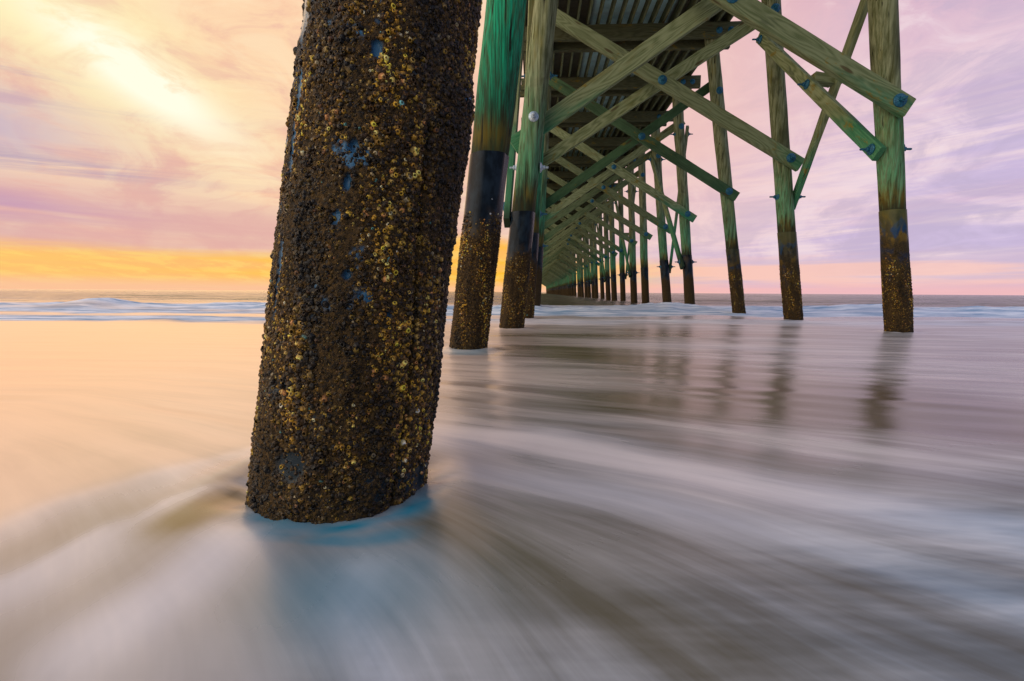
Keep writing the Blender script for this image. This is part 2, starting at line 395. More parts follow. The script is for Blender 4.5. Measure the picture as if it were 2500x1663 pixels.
def make_sea():
    a = 1.4
    ty = np.linspace(-2.9, math.asinh(6000/a), 860); tx = np.linspace(-math.asinh(6000/a), math.asinh(6000/a), 760)
    ys = 1.4+a*np.sinh(ty); xs = .2+a*np.sinh(tx)
    XX, YY = np.meshgrid(xs, ys); x = XX.ravel(); y = YY.ravel()
    fwd = y*math.cos(yaw)-x*math.sin(yaw)
    yy = np.maximum(y, .2)
    # flow coordinates: streaks fan out from behind the near piling
    q = np.clip(y, -3, None)
    psi = np.sqrt(np.maximum(np.where(q > 0, q*q, -q*q)+1.6*np.clip(x, -2.6, 6)+4.6, .02))
    phi = x*1.0-.35*y
    P2 = np.stack([x, y], 1)
    wob = vn(P2*np.array([.25, .5]), 5, 3)*.10
    near = np.exp(-(np.maximum(fwd, 0)/60)**2)
    flow = np.stack([phi, psi*1.25+wob, np.zeros_like(x)], 1)
    lowx = vn(P2*np.array([.10, .5]), 11, 3)
    # calm sheet near, swash foam bands, open sea beyond
    wig = vn(np.stack([x*.22, y*0], 1), 21, 4)
    wig2 = vn(np.stack([x*.13, y*0+3], 1), 23, 4)
    fl_ = fwd
    def band(c, w, s=1.0, k=wig):
        c2 = c*(1+.06*k); return s*np.exp(-((fl_-c2)/w)**2)
    z = np.zeros_like(x)
    lft = 1/(1+np.exp((x+1.0)*.9)); rgt = 1-lft
    def slab(a_, b_, e1, e2, k, s=1.0):
        q_ = fl_*(1-.05*k); return s/(1+np.exp(-(q_-a_)/e1))/(1+np.exp((q_-b_)/e2))
    ragged = vn(np.stack([x*.55, y*.15], 1), 25, 6, .68)
    holes = vn(np.stack([x*.35, y*1.1], 1), 27, 4, .6)
    foamb = slab(11.6, 18.5, .12, 1.0, wig+ragged*1.2)*(1+.35*np.clip(holes, -1, .3))+slab(8.3, 10.2, .10, .3, wig2+ragged*.8, .9)*(lft*.9+.3)*(1+.8*np.clip(holes, -1, .2))
    foamb = np.clip(foamb, -.2, 1)
    z += (.20+.11*ragged)*band(14.2, 1.1)+.06*band(19, 1.6, 1, wig2)+(.04+.02*ragged)*band(9.3, .55)+.012*vn(P2*np.array([1.3, 2.2]), 51, 4, .6)*np.clip(foamb, 0, 1)
    sea = 1/(1+np.exp(-(fl_-21)/1.5))
    amp = np.clip((fl_-18)/40, 0, 1)*.06
    dist = np.hypot(x, y)
    sx = vn(np.stack([x*.09, y*.45], 1), 31, 4, .55)
    fade = np.clip(1-(dist-60)/240, 0, 1)
    z += sea*(.09*sx)*fade+sea*.07*vn(np.stack([x*.05, y*.9], 1), 33, 3)*fade
    nearm = 1-sea
    z += nearm*.006*vn(np.stack([phi*.6, psi*5], 1), 41, 3)
    # dimple and bow wave round the near piling
    dxp, dyp = x+.59, y-1.345; rr = np.hypot(dxp, dyp)
    ang = np.arctan2(dyp, dxp)
    z += .022*np.exp(-((rr-.34)/.10)**2)*(.5+.5*np.cos(ang-2.6))-.030*np.exp(-((rr-.25)/.09)**2)*(1-np.clip(np.cos(ang+1.12), 0, 1)**.8)+.006*vn(np.stack([x, y], 1)*16, 52, 3)*np.exp(-((rr-.27)/.06)**2)
    # foam: curving tongue thrown off the near piling to the left and towards the camera
    foam = np.full_like(x, .42)
    def tongue(pts, w, s, w2=None):
        pts = np.array(pts); d = np.full_like(x, 9.0); sg = np.ones_like(x)
        for k in range(len(pts)-1):
            a_, b_ = pts[k], pts[k+1]; ab = b_-a_
            tt = np.clip(((x-a_[0])*ab[0]+(y-a_[1])*ab[1])/(ab@ab), 0, 1)
            dd = np.hypot(x-a_[0]-tt*ab[0], y-a_[1]-tt*ab[1]); cr = ab[0]*(y-a_[1])-ab[1]*(x-a_[0])
            m_ = dd < d; d = np.where(m_, dd, d); sg = np.where(m_, np.sign(cr), sg)
        ww = np.where(sg > 0, w, w2 if w2 else w)
        return s*np.exp(-(d/ww)**2)
    arc1 = [(-.70, 1.86), (-1.04, 1.61), (-1.22, 1.35), (-1.33, 1.12), (-1.36, .95), (-1.4, .5)]
    arc2 = [(-.80, 1.42), (-.90, 1.30), (-.99, 1.18), (-1.03, 1.02), (-1.06, .84), (-1.2, .5)]
    def sdist(pts):
        pts = np.array(pts); d = np.full_like(x, 99.0); sg = np.ones_like(x)
        for k in range(len(pts)-1):
            a_, b_ = pts[k], pts[k+1]; ab = b_-a_
            tt = np.clip(((x-a_[0])*ab[0]+(y-a_[1])*ab[1])/(ab@ab), 0, 1)
            dd = np.hypot(x-a_[0]-tt*ab[0], y-a_[1]-tt*ab[1]); cr = ab[0]*(y-a_[1])-ab[1]*(x-a_[0])
            m_ = dd < d; d = np.where(m_, dd, d); sg = np.where(m_, np.sign(cr), sg)
        return d*sg
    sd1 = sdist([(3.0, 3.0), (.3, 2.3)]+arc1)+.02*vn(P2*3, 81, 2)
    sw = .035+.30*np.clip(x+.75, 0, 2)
    sky_glow = lft*np.clip((fwd-.3)/.8, 0, 1)*(fl_ < 30)*(.18+.82/(1+np.exp(np.clip(sd1/sw, -30, 30))))  # where the left water gets its painted peach sky reflection
    foam += sky_glow*.36
    # sharp on the outer (left) side, soft towards the piling
    foam += tongue(arc1, .22, .16, .03)
    foam += tongue(arc2, .13, .22, .025)
    foam += tongue([(-.72, 1.00), (-.70, .84), (-.74, .62)], .10, .26)
    foam += .07*vn(P2*np.array([3.5, 3.0])+3, 83, 3)/(1+np.exp((x+.3)/.08))*np.clip((2-y)*1.5, 0, 1)
    foam -= tongue([(-.86, 1.24), (-.88, 1.08)], .08, .38)
    foam -= tongue([(-.80, .55), (-.8, .3)], .10, .20)
    foam += tongue([(-.40, 1.78), (.04, 1.80), (.52, 1.46), (1.21, 1.12), (2.0, .7)], .17, .26)
    foam += tongue([(-.28, 1.45), (.23, 1.29), (.66, 1.06), (.93, .85), (1.3, .5)], .11, .22)
    foam += tongue([(-.36, .90), (-.32, .76), (-.22, .62)], .05, .16)
    foam -= tongue([(-.22, 1.10), (.02, .90), (.28, .68)], .09, .10)
    foam -= tongue([(.6, 2.5), (2, 2.3), (4, 1.9)], .35, .20)
    foam -= tongue([(-.1, 5.0), (1.0, 4.0), (1.5, 2.9), (2.2, 2.4)], .55, .26)
    foam -= tongue([(1.6, 7.2), (4.0, 6.6)], .5, .15)
    foam -= tongue([(-.4, 6.2), (2.0, 6.4)], .4, .22)
    foam += tongue([(-.5, 5.2), (.8, 5.3), (2.6, 4.9)], .30, .14)
    foam += np.clip(foamb, -.3, 1)*.75
    foam = foam-sea*(.62+.25*np.clip(foamb, 0, 1))
    foam += np.exp(-((fwd-6.4)/2.4)**2)*.06/(1+np.exp(-(x-2.6)/.5))
    dn = np.hypot(x+.55, y-1.345); foam += .10*np.exp(-((dn-.27)/.035)**2)*(.6+.6*vn(P2*14, 4, 3))
    for bx, by in PILE_BASES[:]:
        d = np.hypot(x-bx, (y-by))
        z += (.012*np.exp(-((d-.22)/.05)**2)-.010*np.exp(-((d-.38)/.10)**2))*(by > 2)
        foam += .45*np.exp(-((d-.22)/.06)**2)*(.55+.45*vn(P2*6+bx, 3, 2))*(by > 2)
    calm = 1-sea
    teal = np.exp(-((np.hypot((x+.48)/1.6, (y-1.05)/.55))/.125)**4)*.95*np.clip(.6+.5*vn(P2*9, 71, 2), 0, 1)
    teal = np.maximum(teal, .50*np.exp(-((x+.36)/.22)**2-((y-.84)/.18)**2))
    teal = np.maximum(teal, .5*np.exp(-((np.hypot(x+.68, y-4.5)-.1)/.16)**2))
    frontf = np.clip(np.cos(ang+1.15), 0, 1)**.6
    teal = np.maximum(teal, np.clip(.75+.7*vn(P2*11, 72, 3), 0, 1)*frontf*np.exp(-((dn-.275)/.05)**2))
    z += .010*np.clip(vn(P2*20, 73, 3), -.2, 1)*np.exp(-((dn-.265)/.03)**2)
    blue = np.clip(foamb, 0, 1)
    bl2 = .80/(1+np.exp(-((x-.1)*1.0-(y-.75)*1.6)*5))*np.clip(2.2-y, 0, 1)  # blue of the overhead sky painted into the near right water
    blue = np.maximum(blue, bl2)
    nx, ny = len(xs), len(ys)
    i = np.arange((nx-1)*(ny-1)); r_, c_ = i//(nx-1), i % (nx-1); a0 = r_*nx+c_
    f = np.stack([a0, a0+1, a0+nx+1, a0+nx], 1)
    me = mesh_np('sea', np.stack([x, y, z], 1), f, M_SEA)
    fattr(me, 'foam', foam); fattr(me, 'calm', calm); fattr(me, 'teal', teal); fattr(me, 'blue', blue); fattr(me, 'sky_glow', sky_glow); fattr(me, 'wet', rgt*np.exp(-((fwd-6.6)/2.8)**2)*(1-np.clip(foamb, 0, 1))); fattr(me, 'soft', np.clip(1/(1+np.exp((x+.35)/.10))*np.clip(1.9-y, 0, 1), 0, 1)); vattr(me, 'flow', flow)
    o = link('sea', me); o['kind'] = 'structure'
    return o
make_sea()

# ------------------------------------------------------------------ the pier
pier = bpy.data.objects.new('pier', None); COL.objects.link(pier); pier.location = (2.45, 7.5, 0)
pier['label'] = 'long wooden pier on leaning barnacled pilings with crossed timber braces, running out to sea'
pier['category'] = 'pier'
ORG = Vector((2.45, 7.5, 0))

def tube(base, top, r0, r1, z0, z1, seg, rings, mat, seed, wob=.012, name='piling', dr=0.0, oval=.0, cap=True):
    """round timber along the axis base->top (points at z=0 and z=7.6), between heights z0 and z1, in coordinates relative to base"""
    bx, by = base; tx_, ty_ = top
    zz = np.linspace(z0, z1, rings); th = np.linspace(0, 2*math.pi, seg, endpoint=False)
    T, ZZ = np.meshgrid(th, zz); T = T.ravel(); ZZ = ZZ.ravel()
    k = ZZ/7.6
    r = (r0+(r1-r0)*k)+dr
    p = np.stack([np.cos(T)*2, np.sin(T)*2, ZZ*1.1], 1)
    r = r+wob*vn(p, seed, 3)+wob*.35*vn(p*np.array([3, 3, 1.]), seed+1, 2)
    cx = (tx_-bx)*k; cy = (ty_-by)*k
    bow = .02*np.sin(k*3.1+seed)
    v = np.stack([cx+bow+r*np.cos(T), cy+r*np.sin(T), ZZ], 1)
    i = np.arange(seg*(rings-1)); rr_, cc = i//seg, i % seg
    f = np.stack([rr_*seg+cc, rr_*seg+(cc+1) % seg, (rr_+1)*seg+(cc+1) % seg, (rr_+1)*seg+cc], 1)
    return v, f

def barn_mesh(base, top, r0, r1, zlo, zhi, n, smin, smax, seed, wob, face_dir=None, name='barnacles', fine=True, dr=.0, gaps=True, rad=None):
    rg = np.random.default_rng(seed)
    N = n
    if face_dir is not None: th = face_dir+rg.uniform(-2.1, 2.1, N)
    else: th = rg.uniform(0, 2*math.pi, N)
    zz = rg.uniform(zlo, zhi, N)
    P = np.stack([np.cos(th)*2, np.sin(th)*2, zz*1.1], 1)
    s = rg.uniform(0, 1, N)**2.3*(smax-smin)+smin
    if fine: s = s*np.where(vn(P*1.7, 303, 3) > .25, .72, 1.05)
    if gaps:
        cl = vn(np.stack([np.cos(th)*2.2, np.sin(th)*2.2, zz*3.5], 1), seed+5, 3)
        keep = (cl > -.75) | (rg.random(N) < .25)
        s = s*(1+.35*np.clip(cl, -1, 1))
        top_fade = rg.random(N) < np.clip((zhi-zz)/.35+.12+.5*cl, 0, 1) if fine is not True else keep
        keep &= top_fade
        if fine is True: keep &= ~((bare_fn(th, zz) > .5) & (rg.random(N) > np.where(zz < .3, .30, .04)))
        th, zz, s, P = th[keep], zz[keep], s[keep], P[keep]; N = len(th)
    if fine:
        cn = 420; pick = rg.integers(0, cn, 2200); ct = (face_dir or 0)+rg.uniform(-2, 2, cn); cz = rg.uniform(zlo, zhi, cn)
        th[:2200] = ct[pick]+rg.normal(0, .035, 2200); zz[:2200] = cz[pick]+rg.normal(0, .010, 2200); s[:2200] = rg.uniform(.005, .0105, 2200)
    k = zz/7.6
    if rad is not None: r = rad(th, zz)
    else: r = (r0+(r1-r0)*k)+dr+wob*vn(P, seed_of_tube, 3)+wob*.35*vn(P*np.array([3, 3, 1.]), seed_of_tube+1, 2)
    cx = (top[0]-base[0])*k+.02*np.sin(k*3.1+seed_of_tube); cy = (top[1]-base[1])*k
    nrm = np.stack([np.cos(th), np.sin(th), np.zeros(N)], 1)
    tilt = rg.normal(0, .42, (N, 3)); nrm2 = nrm+tilt; nrm2 /= np.linalg.norm(nrm2, axis=1)[:, None]
    c = np.stack([cx, cy, zz], 1)+nrm*(r-.002)[:, None]
    t1 = np.cross(nrm2, [0, 0, 1.]); t1 /= np.linalg.norm(t1, axis=1)[:, None]; t2 = np.cross(nrm2, t1)
    seg = 7 if fine else 5
    prof = [(1.0, -.15), (.70, .62), (.50, .86), (.36, .80), (.16, .28)] if fine else [(1.0, -.1), (.6, .75), (.32, .6)]
    prof = prof
    ph = rg.uniform(0, 6.28, N); hs = rg.uniform(.35, 1.3, N)
    rings = []
    closed = rg.random(N) < .55
    for (rr, hh) in prof:
        if rr < .45: hh = np.where(closed, 1.0-rr*.2, hh)
        for j in range(seg):
            a = ph+j*2*math.pi/seg
            jit = 1+rg.normal(0, .10, N)
            rings.append(c+(t1*np.cos(a)[:, None]+t2*np.sin(a)[:, None])*(s*rr*jit)[:, None]+nrm2*(s*hs*hh)[:, None])
    np_ = len(prof)
    V = np.stack(rings, 1).reshape(-1, 3)
    per = seg*np_
    fs = []
    for q in range(np_-1):
        for j in range(seg):
            fs.append((q*seg+j, q*seg+(j+1) % seg, (q+1)*seg+(j+1) % seg, (q+1)*seg+j))
    fs = np.array(fs)
    Fm = (fs[None]+(np.arange(N)*per)[:, None, None]).reshape(-1, 4)
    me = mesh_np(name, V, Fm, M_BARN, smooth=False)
    pal = np.array([(.075, .040, .008), (.30, .18, .020), (.50, .35, .045), (.030, .020, .008), (.62, .46, .14), (.72, .64, .48), (.45, .22, .09), (.10, .34, .42)])
    pr = np.array([.33, .25, .10, .235, .045, .015, .022, .003]); pr = pr/pr.sum()
    idx = rg.choice(len(pal), N, p=pr)
    q_ = np.stack([np.cos(th)*3, np.sin(th)*3, zz*3.2], 1)
    gold = np.clip(.55+.9*vn(q_, 301, 4, .6), 0, 1); dark = np.clip(.5+1.0*vn(q_*1.3+5, 302, 4, .6), 0, 1)
    colr = pal[idx]*rg.uniform(.5, 1.4, (N, 1))*(.28+1.9*gold[:, None]**1.5)*(1-.75*dark[:, None])
    colr = np.where((rg.random(N) > gold*.75)[:, None] & (idx < 5)[:, None], colr*np.array([.80, .66, .50]), colr*np.array([1.15, 1.0, .72]))
    C = np.repeat(np.concatenate([colr, np.ones((N, 1))], 1)[:, None, :], per, 1)
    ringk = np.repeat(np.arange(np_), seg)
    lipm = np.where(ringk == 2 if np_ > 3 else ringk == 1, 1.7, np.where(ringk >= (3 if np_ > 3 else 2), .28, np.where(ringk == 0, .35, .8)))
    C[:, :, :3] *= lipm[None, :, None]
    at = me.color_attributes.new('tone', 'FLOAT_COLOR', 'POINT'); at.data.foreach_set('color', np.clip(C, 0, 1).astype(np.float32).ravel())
    return me
seed_of_tube = 0
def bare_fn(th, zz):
    """bare patches of blue wrap on the near piling, the low right one a painted shadow (angle round the trunk, height)"""
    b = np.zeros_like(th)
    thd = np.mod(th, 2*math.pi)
    for (a, z0, wa, wz) in [(4.50, .13, .20, .040), (6.05, .05, .12, .05), (3.70, 1.55, .46, .38), (3.98, 1.02, .06, .13), (4.52, 1.33, .07, .03), (4.95, 1.16, .05, .02), (4.83, .93, .05, .018), (4.80, .84, .045, .022), (4.72, .76, .05, .016), (3.98, .62, .05, .11), (5.35, .52, .04, .012), (4.9, .62, .04, .012)]:  # second entry puts the shadow at the right foot into the colour
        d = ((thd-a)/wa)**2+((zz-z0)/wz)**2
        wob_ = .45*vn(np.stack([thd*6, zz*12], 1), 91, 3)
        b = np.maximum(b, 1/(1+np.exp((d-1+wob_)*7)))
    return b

def bolt_mesh(mat, name, rod=.16, big=1.0):
    """ogee washer, hex nut, threaded rod; axis +Z away from the timber"""
    v = []; f = []
    def lathe(prof, seg, rot=0):
        b0 = len(v)
        for (r, z) in prof:
            for j in range(seg):
                a = rot+2*math.pi*j/seg; v.append((r*math.cos(a), r*math.sin(a), z))
        for q in range(len(prof)-1):
            for j in range(seg):
                f.append((b0+q*seg+j, b0+q*seg+(j+1) % seg, b0+(q+1)*seg+(j+1) % seg, b0+(q+1)*seg+j))
        f.append(tuple(b0+(len(prof)-1)*seg+j for j in range(seg)))
    lathe([(.082*big, 0), (.082*big, .012), (.074*big, .020), (.052*big, .030), (.042*big, .040)], 20)
    lathe([(.036*big, .038), (.036*big, .072), (.030*big, .078)], 6, .3)
    pr = [(.018*big, .07)]
    z = .08
    while z < .07+rod:
        pr += [(.018*big, z), (.0155*big, z+.005)]; z += .010
    pr += [(.012*big, z+.004)]
    lathe(pr, 10)
    me = bpy.data.meshes.new(name); me.from_pydata(v, [], f); me.update(); me.materials.append(mat)
    return me
BOLT = bolt_mesh(M_BLUE, 'bolt', .05); BOLT_LONG = bolt_mesh(M_BLUE, 'bolt_long', .08); BOLT_BIG = bolt_mesh(M_BLUE, 'bolt_big', .05, 1.15); BOLT_GALV = bolt_mesh(M_GALV, 'bolt_galvanised', .05, .95)
def add_bolt(parent, wp, direction, me=None, label=None):
    b = link('bolt', me or BOLT)
    q = Vector(direction).normalized().to_track_quat('Z', 'Y')
    M = Matrix.Translation(Vector(wp))@q.to_matrix().to_4x4()
    b.parent = parent; b.matrix_parent_inverse = Matrix.Identity(4)
    bpy.context.view_layer.update() if False else None
    pm = world(parent)
    b.matrix_local = pm.inverted()@M
    if label: b['label'] = label
    return b
def world(o):
    m = o.matrix_basis.copy()
    while o.parent is not None:
        o = o.parent; m = o.matrix_basis@m
    return m

# ---- pilings
def piling(side, n, base, topx, r0=.205, r1=.178, detail=0, color=(.5, 0, 0, 1), label=None, seed=1, barn=0):
    global seed_of_tube
    seed_of_tube = seed
    top = (topx, base[1])
    loc = Vector((base[0], base[1], 0))-ORG
    seg, rings = (48, 120) if detail else (20, 40)
    v, f = tube(base, top, r0, r1, -.7, 7.62, seg, rings, M_PILE, seed)
    p = link('piling', mesh_np('piling', v, f, M_PILE), pier, loc); p.color = color
    v, f = tube(base, top, r0, r1, -.7, 1.86+.12*math.sin(seed*3.7), seg, 60 if detail else 14, M_SLV, seed, dr=.009)
    s = link('wrap', mesh_np('wrap', v, f, M_SLV), p); s.color = color
    if barn:
        zl, zh, cnt, s0, s1 = barn
        bm_ = barn_mesh(base, top, r0, r1, zl, zh, cnt, s0, s1, seed+3, .012, face_dir=-math.pi/2-(base[0]/max(base[1], 1))*.0, fine=False, dr=.010)
        bo = link('barnacles', bm_, p); bo['kind'] = 'stuff'
    if label: p['label'] = label
    return p

# the big piling in the foreground, wholly crusted
def hero():
    global seed_of_tube
    base = (-.59, 1.345); top = (.42, 1.65); r0, r1 = .245, .170
    loc = Vector((base[0], base[1], 0))-ORG
    seed_of_tube = 3
    v, f = tube(base, top, r0-.02, r1-.02, -.7, 7.62, 40, 80, M_PILE, 3)
    p = link('piling', mesh_np('piling', v, f, M_PILE), pier, loc); p.color = (.9, 0, 0, 1)
    p['label'] = 'thick foreground piling crusted with brown and gold barnacles, standing in the white swash'
    # wrap under the barnacles: uneven
    seg, rings = 300, 420
    zz = np.linspace(-.5, 1.95, rings); th = np.linspace(0, 2*math.pi, seg, endpoint=False)
    T, ZZ = np.meshgrid(th, zz); T = T.ravel(); ZZ = ZZ.ravel()
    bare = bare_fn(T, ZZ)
    def rad(th, zz):
        k = zz/7.6; b = bare_fn(th, zz)
        P = np.stack([np.cos(th)*2, np.sin(th)*2, zz*1.1], 1)
        lump = .005*vn(P*np.array([1.0, 1.0, .6]), 61, 2)+.0025*vn(P*np.array([3, 3, 9.]), 62, 4, .7)+.006*np.clip(vn(P*np.array([2.2, 2.2, 5.]), 65, 3)-.35, 0, 1)
        thd = np.mod(th, 2*math.pi)
        side = .030*np.exp(-((np.angle(np.exp(1j*(thd-6.0))))/.35)**2)*np.clip(.35+1.1*vn(np.stack([zz*3.3, zz*0], 1), 64, 3), 0, 1)*np.clip((zz-.35)/.3, 0, 1)
        groove = -.014*np.exp(-(np.angle(np.exp(1j*(thd-5.62-.06*np.sin(zz*5))))/.035)**2)*(zz < 1.0)
        return r0+(r1-r0)*k+(lump+.008+side)*(1-b)+groove
    r = rad(T, ZZ)
    rg = np.random.default_rng(5)
    r = r+rg.normal(0, .0016, len(r))*(1-bare)
    k = ZZ/7.6
    v = np.stack([(top[0]-base[0])*k+.02*np.sin(k*3.1+3)+r*np.cos(T), (top[1]-base[1])*k+r*np.sin(T), ZZ], 1)
    i = np.arange(seg*(rings-1)); rr_, cc = i//seg, i % seg
    f = np.stack([rr_*seg+cc, rr_*seg+(cc+1) % seg, (rr_+1)*seg+(cc+1) % seg, (rr_+1)*seg+cc], 1)
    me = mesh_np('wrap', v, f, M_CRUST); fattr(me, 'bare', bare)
    link('wrap', me, p)
    bm_ = barn_mesh(base, top, r0, r1, -.03, 1.75, 56000, .0026, .0084, 77, 0, face_dir=-math.pi/2+.35, fine=True, rad=rad)
    bo = link('barnacles', bm_, p); bo['kind'] = 'stuff'
    return p
hero()

def beam(name, a, b, w, h, parent, upv=(0, 0, 1), color=(0, 0, 0, 1), bev=.008, bow=0.0, seg=10, label=None, matl=None, origin=ORG, seed=0):
    """sawn timber from a to b (world). local X = length, Y = w (thickness), Z = h (width of the broad face)"""
    a, b = Vector(a), Vector(b); L = (b-a).length; xd = (b-a).normalized()
    yd = Vector(upv).cross(xd).normalized(); zd = xd.cross(yd)
    rg = random.Random(seed+int(L*1000))
    hy, hz = w/2, h/2; bv = min(bev, hy*.4)
    sec = [(-hy+bv, -hz), (hy-bv, -hz), (hy, -hz+bv), (hy, hz-bv), (hy-bv, hz), (-hy+bv, hz), (-hy, hz-bv), (-hy, -hz+bv)]
    V = []; Fc = []
    for i in range(seg+1):
        t_ = i/seg; xx = (t_-.5)*L; bw = bow*math.sin(math.pi*t_)
        j1, j2 = rg.uniform(-.003, .003), rg.uniform(-.004, .004)
        e = .0
        for (y_, z_) in sec: V.append((xx, y_*(1+j1/hy)+bw*.4, z_*(1+j2/hz)+bw))
    for i in range(seg):
        for j in range(8):
            Fc.append((i*8+j, i*8+(j+1) % 8, (i+1)*8+(j+1) % 8, (i+1)*8+j))
    Fc.append(tuple(reversed(range(8)))); Fc.append(tuple(seg*8+j for j in range(8)))
    me = bpy.data.meshes.new(name); me.from_pydata(V, [], Fc); me.update(); me.materials.append(matl or M_LUM)
    o = link(name, me, parent)
    R = Matrix((xd, yd, zd)).transposed().to_4x4()
    o.matrix_basis = world(parent).inverted()@(Matrix.Translation((a+b)/2)@R)
    o.color = color
    if label: o['label'] = label
    return o

NEARP = {}
# left row
NEARP['L0'] = piling('L', 0, rowL[0][0], rowL[0][1], .174, .215, 1, (1, .8, 0, 1), 'emerald stained piling just behind the barnacled foreground one, black wrap below', 12, (-.05, 1.35, 9000, .004, .011))
NEARP['L1'] = piling('L', 1, rowL[1][0], rowL[1][1], .188, .176, 1, (.36, .30, 0, 1), 'grey green piling with a bright galvanised bolt and black wrap', 23, (-.05, 1.2, 6500, .004, .011))
NEARP['L2'] = piling('L', 2, rowL[2][0], rowL[2][1], .180, .17, 1, (.75, .6, 0, 1), None, 34, (-.05, 1.15, 2000, .006, .014))
NEARP['L3'] = piling('L', 3, rowL[3][0], rowL[3][1], .20, .18, 0, (.6, .5, 0, 1), None, 45)
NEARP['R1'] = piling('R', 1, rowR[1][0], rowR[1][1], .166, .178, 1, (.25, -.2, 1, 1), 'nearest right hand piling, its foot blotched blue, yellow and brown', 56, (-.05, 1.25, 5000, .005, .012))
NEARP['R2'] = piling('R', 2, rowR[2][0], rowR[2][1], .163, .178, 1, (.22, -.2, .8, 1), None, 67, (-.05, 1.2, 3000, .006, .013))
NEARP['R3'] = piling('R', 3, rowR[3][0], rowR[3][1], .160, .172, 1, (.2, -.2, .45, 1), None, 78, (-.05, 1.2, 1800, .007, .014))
for n in (4, 5, 6):
    NEARP['R%d' % n] = piling('R', n, rowR[n][0], rowR[n][1], .165, .170, 0, (.35, 0, 0, 1), None, 80+n)
# generic ones copied down the pier
LAST = 74; NIND = 52
proto = NEARP['R6']; protoL = NEARP['L3']
def copy_piling(src, loc, rz, sc):
    c = src.copy(); COL.objects.link(c); c.parent = pier; c.location = Vector(loc)-ORG; c.rotation_euler = (0, 0, rz); c.scale = sc
    if 'label' in c: del c['label']
    for ch in src.children:
        if ch.name.split('.')[0] == 'bolt': continue
        d = ch.copy(); COL.objects.link(d); d.parent = c
    return c
rj = random.Random(3)
XR = lambda Yc: 5.33
JR = {n: (rj.uniform(-.12, .12), rj.uniform(-.12, .12)) for n in range(0, 100)}
for n in range(7, NIND+1):
    Yc = BENT0+STEP*(n-1)
    c = copy_piling(proto, (5.30+JR[n][0], Yc+JR[n][1], 0), 0, (rj.uniform(.9, 1.08),)*2+(1,))
    c.color = (rj.uniform(.2, .6), 0, 0, 1)
    c.delta_rotation_euler = (0, rj.uniform(-.006, .006), 0)
for n in range(4, 30):
    Yc = BENT0+STEP*(n-1)
    c = copy_piling(protoL, (-.12+JR[n][1]*.6, Yc+JR[n][0], 0), 0, (rj.uniform(.9, 1.05),)*2+(1,))
    c.color = (rj.uniform(.2, .6), .3, 0, 1)
# the far remainder as one mass
def merged(src_list, name, mat_, label=None):
    V = []; Fq = []; off = 0
    for (me, loc) in src_list:
        nv = len(me.vertices); co = np.empty(nv*3, np.float32); me.vertices.foreach_get('co', co); co = co.reshape(-1, 3)+np.array(loc)
        lf = np.empty(len(me.loops), np.int32); me.loops.foreach_get('vertex_index', lf); Fq.append(lf.reshape(-1, 4)+off); V.append(co); off += nv
    o = link(name, mesh_np(name, np.concatenate(V), np.concatenate(Fq), mat_), pier); o['kind'] = 'stuff'
    if label: o['label'] = label
    return o
far = []
for n in range(NIND+1, LAST+1): far.append((5.30+JR[n][0], BENT0+STEP*(n-1), proto))
for n in range(30, LAST+1): far.append((-.12+JR[n][1]*.6, BENT0+STEP*(n-1), protoL))
fp = merged([(s.data, Vector((x, y, 0))-ORG) for x, y, s in far], 'piling', M_PILE, 'pilings of the far end of the pier, too many to tell apart')
fp.color = (.4, 0, 0, 1)
slv = merged([(s.children[0].data, Vector((x, y, 0))-ORG) for x, y, s in far], 'wrap', M_SLV)
slv.parent = fp

# ---- cross braces, bent by bent: B falls to the right on the front, A rises to the right on the back
def lineX(a, b, x):
    t_ = (x-a[0])/(b[0]-a[0]); return a[1]+t_*(b[1]-a[1])
def brace(p, q, Yp, th, w, color, label=None, bolts=(), bow=0, seed=0, bmesh=None, sgn=-1):
    o = beam('cross_brace', (p[0], Yp, p[1]), (q[0], Yp, q[1]), th, w, pier, upv=(0, 0, 1), color=color, label=label, bow=bow, seed=seed)
    for (bx, mm) in bolts:
        z = lineX(p, q, bx)
        add_bolt(o, (bx, Yp+sgn*(th/2), z), (0, sgn, 0), mm)
    return o
# measured bents
brace((0.02, 6.38), (5.30, 3.23), 7.235, .11, .28, (.12, 0, 0, 1), 'broad pale green brace bolted across the nearest right hand piling', [(5.14, BOLT_BIG), (2.73, BOLT_BIG)], 0, 1)
brace((-.40, 2.93), (5.0, 6.58), 7.78, .10, .27, (0, 0, 0, 1), None, [], 0, 2)
brace((-.10, 6.50), (5.46, 3.235), 10.24, .11, .27, (0, 0, 0, 1), 'pale brace with a round blue bolt where it crosses another', [(5.23, BOLT_BIG), (2.55, BOLT_BIG), (.1, BOLT)], 0, 3)
brace((-.35, 3.20), (4.95, 6.56), 10.78, .10, .25, (0, 0, 0, 1), None, [], .02, 4)
brace((.00, 6.50), (5.43, 3.19), 13.24, .11, .25, (.85, 0, 0, 1), 'dark green smooth brace falling to the third right hand piling', [(5.2, BOLT_BIG), (2.81, BOLT_BIG)], 0, 5)
brace((-.3, 2.72), (4.95, 6.42), 13.77, .10, .24, (.9, 0, 0, 1), 'dark green brace with pale tags rising to the right', [], 0, 6)
rb = random.Random(11)
protoB = brace((-.15, 6.45), (5.32, 3.06), 16.24, .105, .25, (0, 0, 0, 1), None, [(5.06, BOLT_BIG), (2.56, BOLT)], 0, 7)
protoA = brace((-.3, 2.80), (4.95, 6.42), 16.77, .10, .24, (0, 0, 0, 1), None, [(.0, BOLT)], 0, 8)
NB = 48
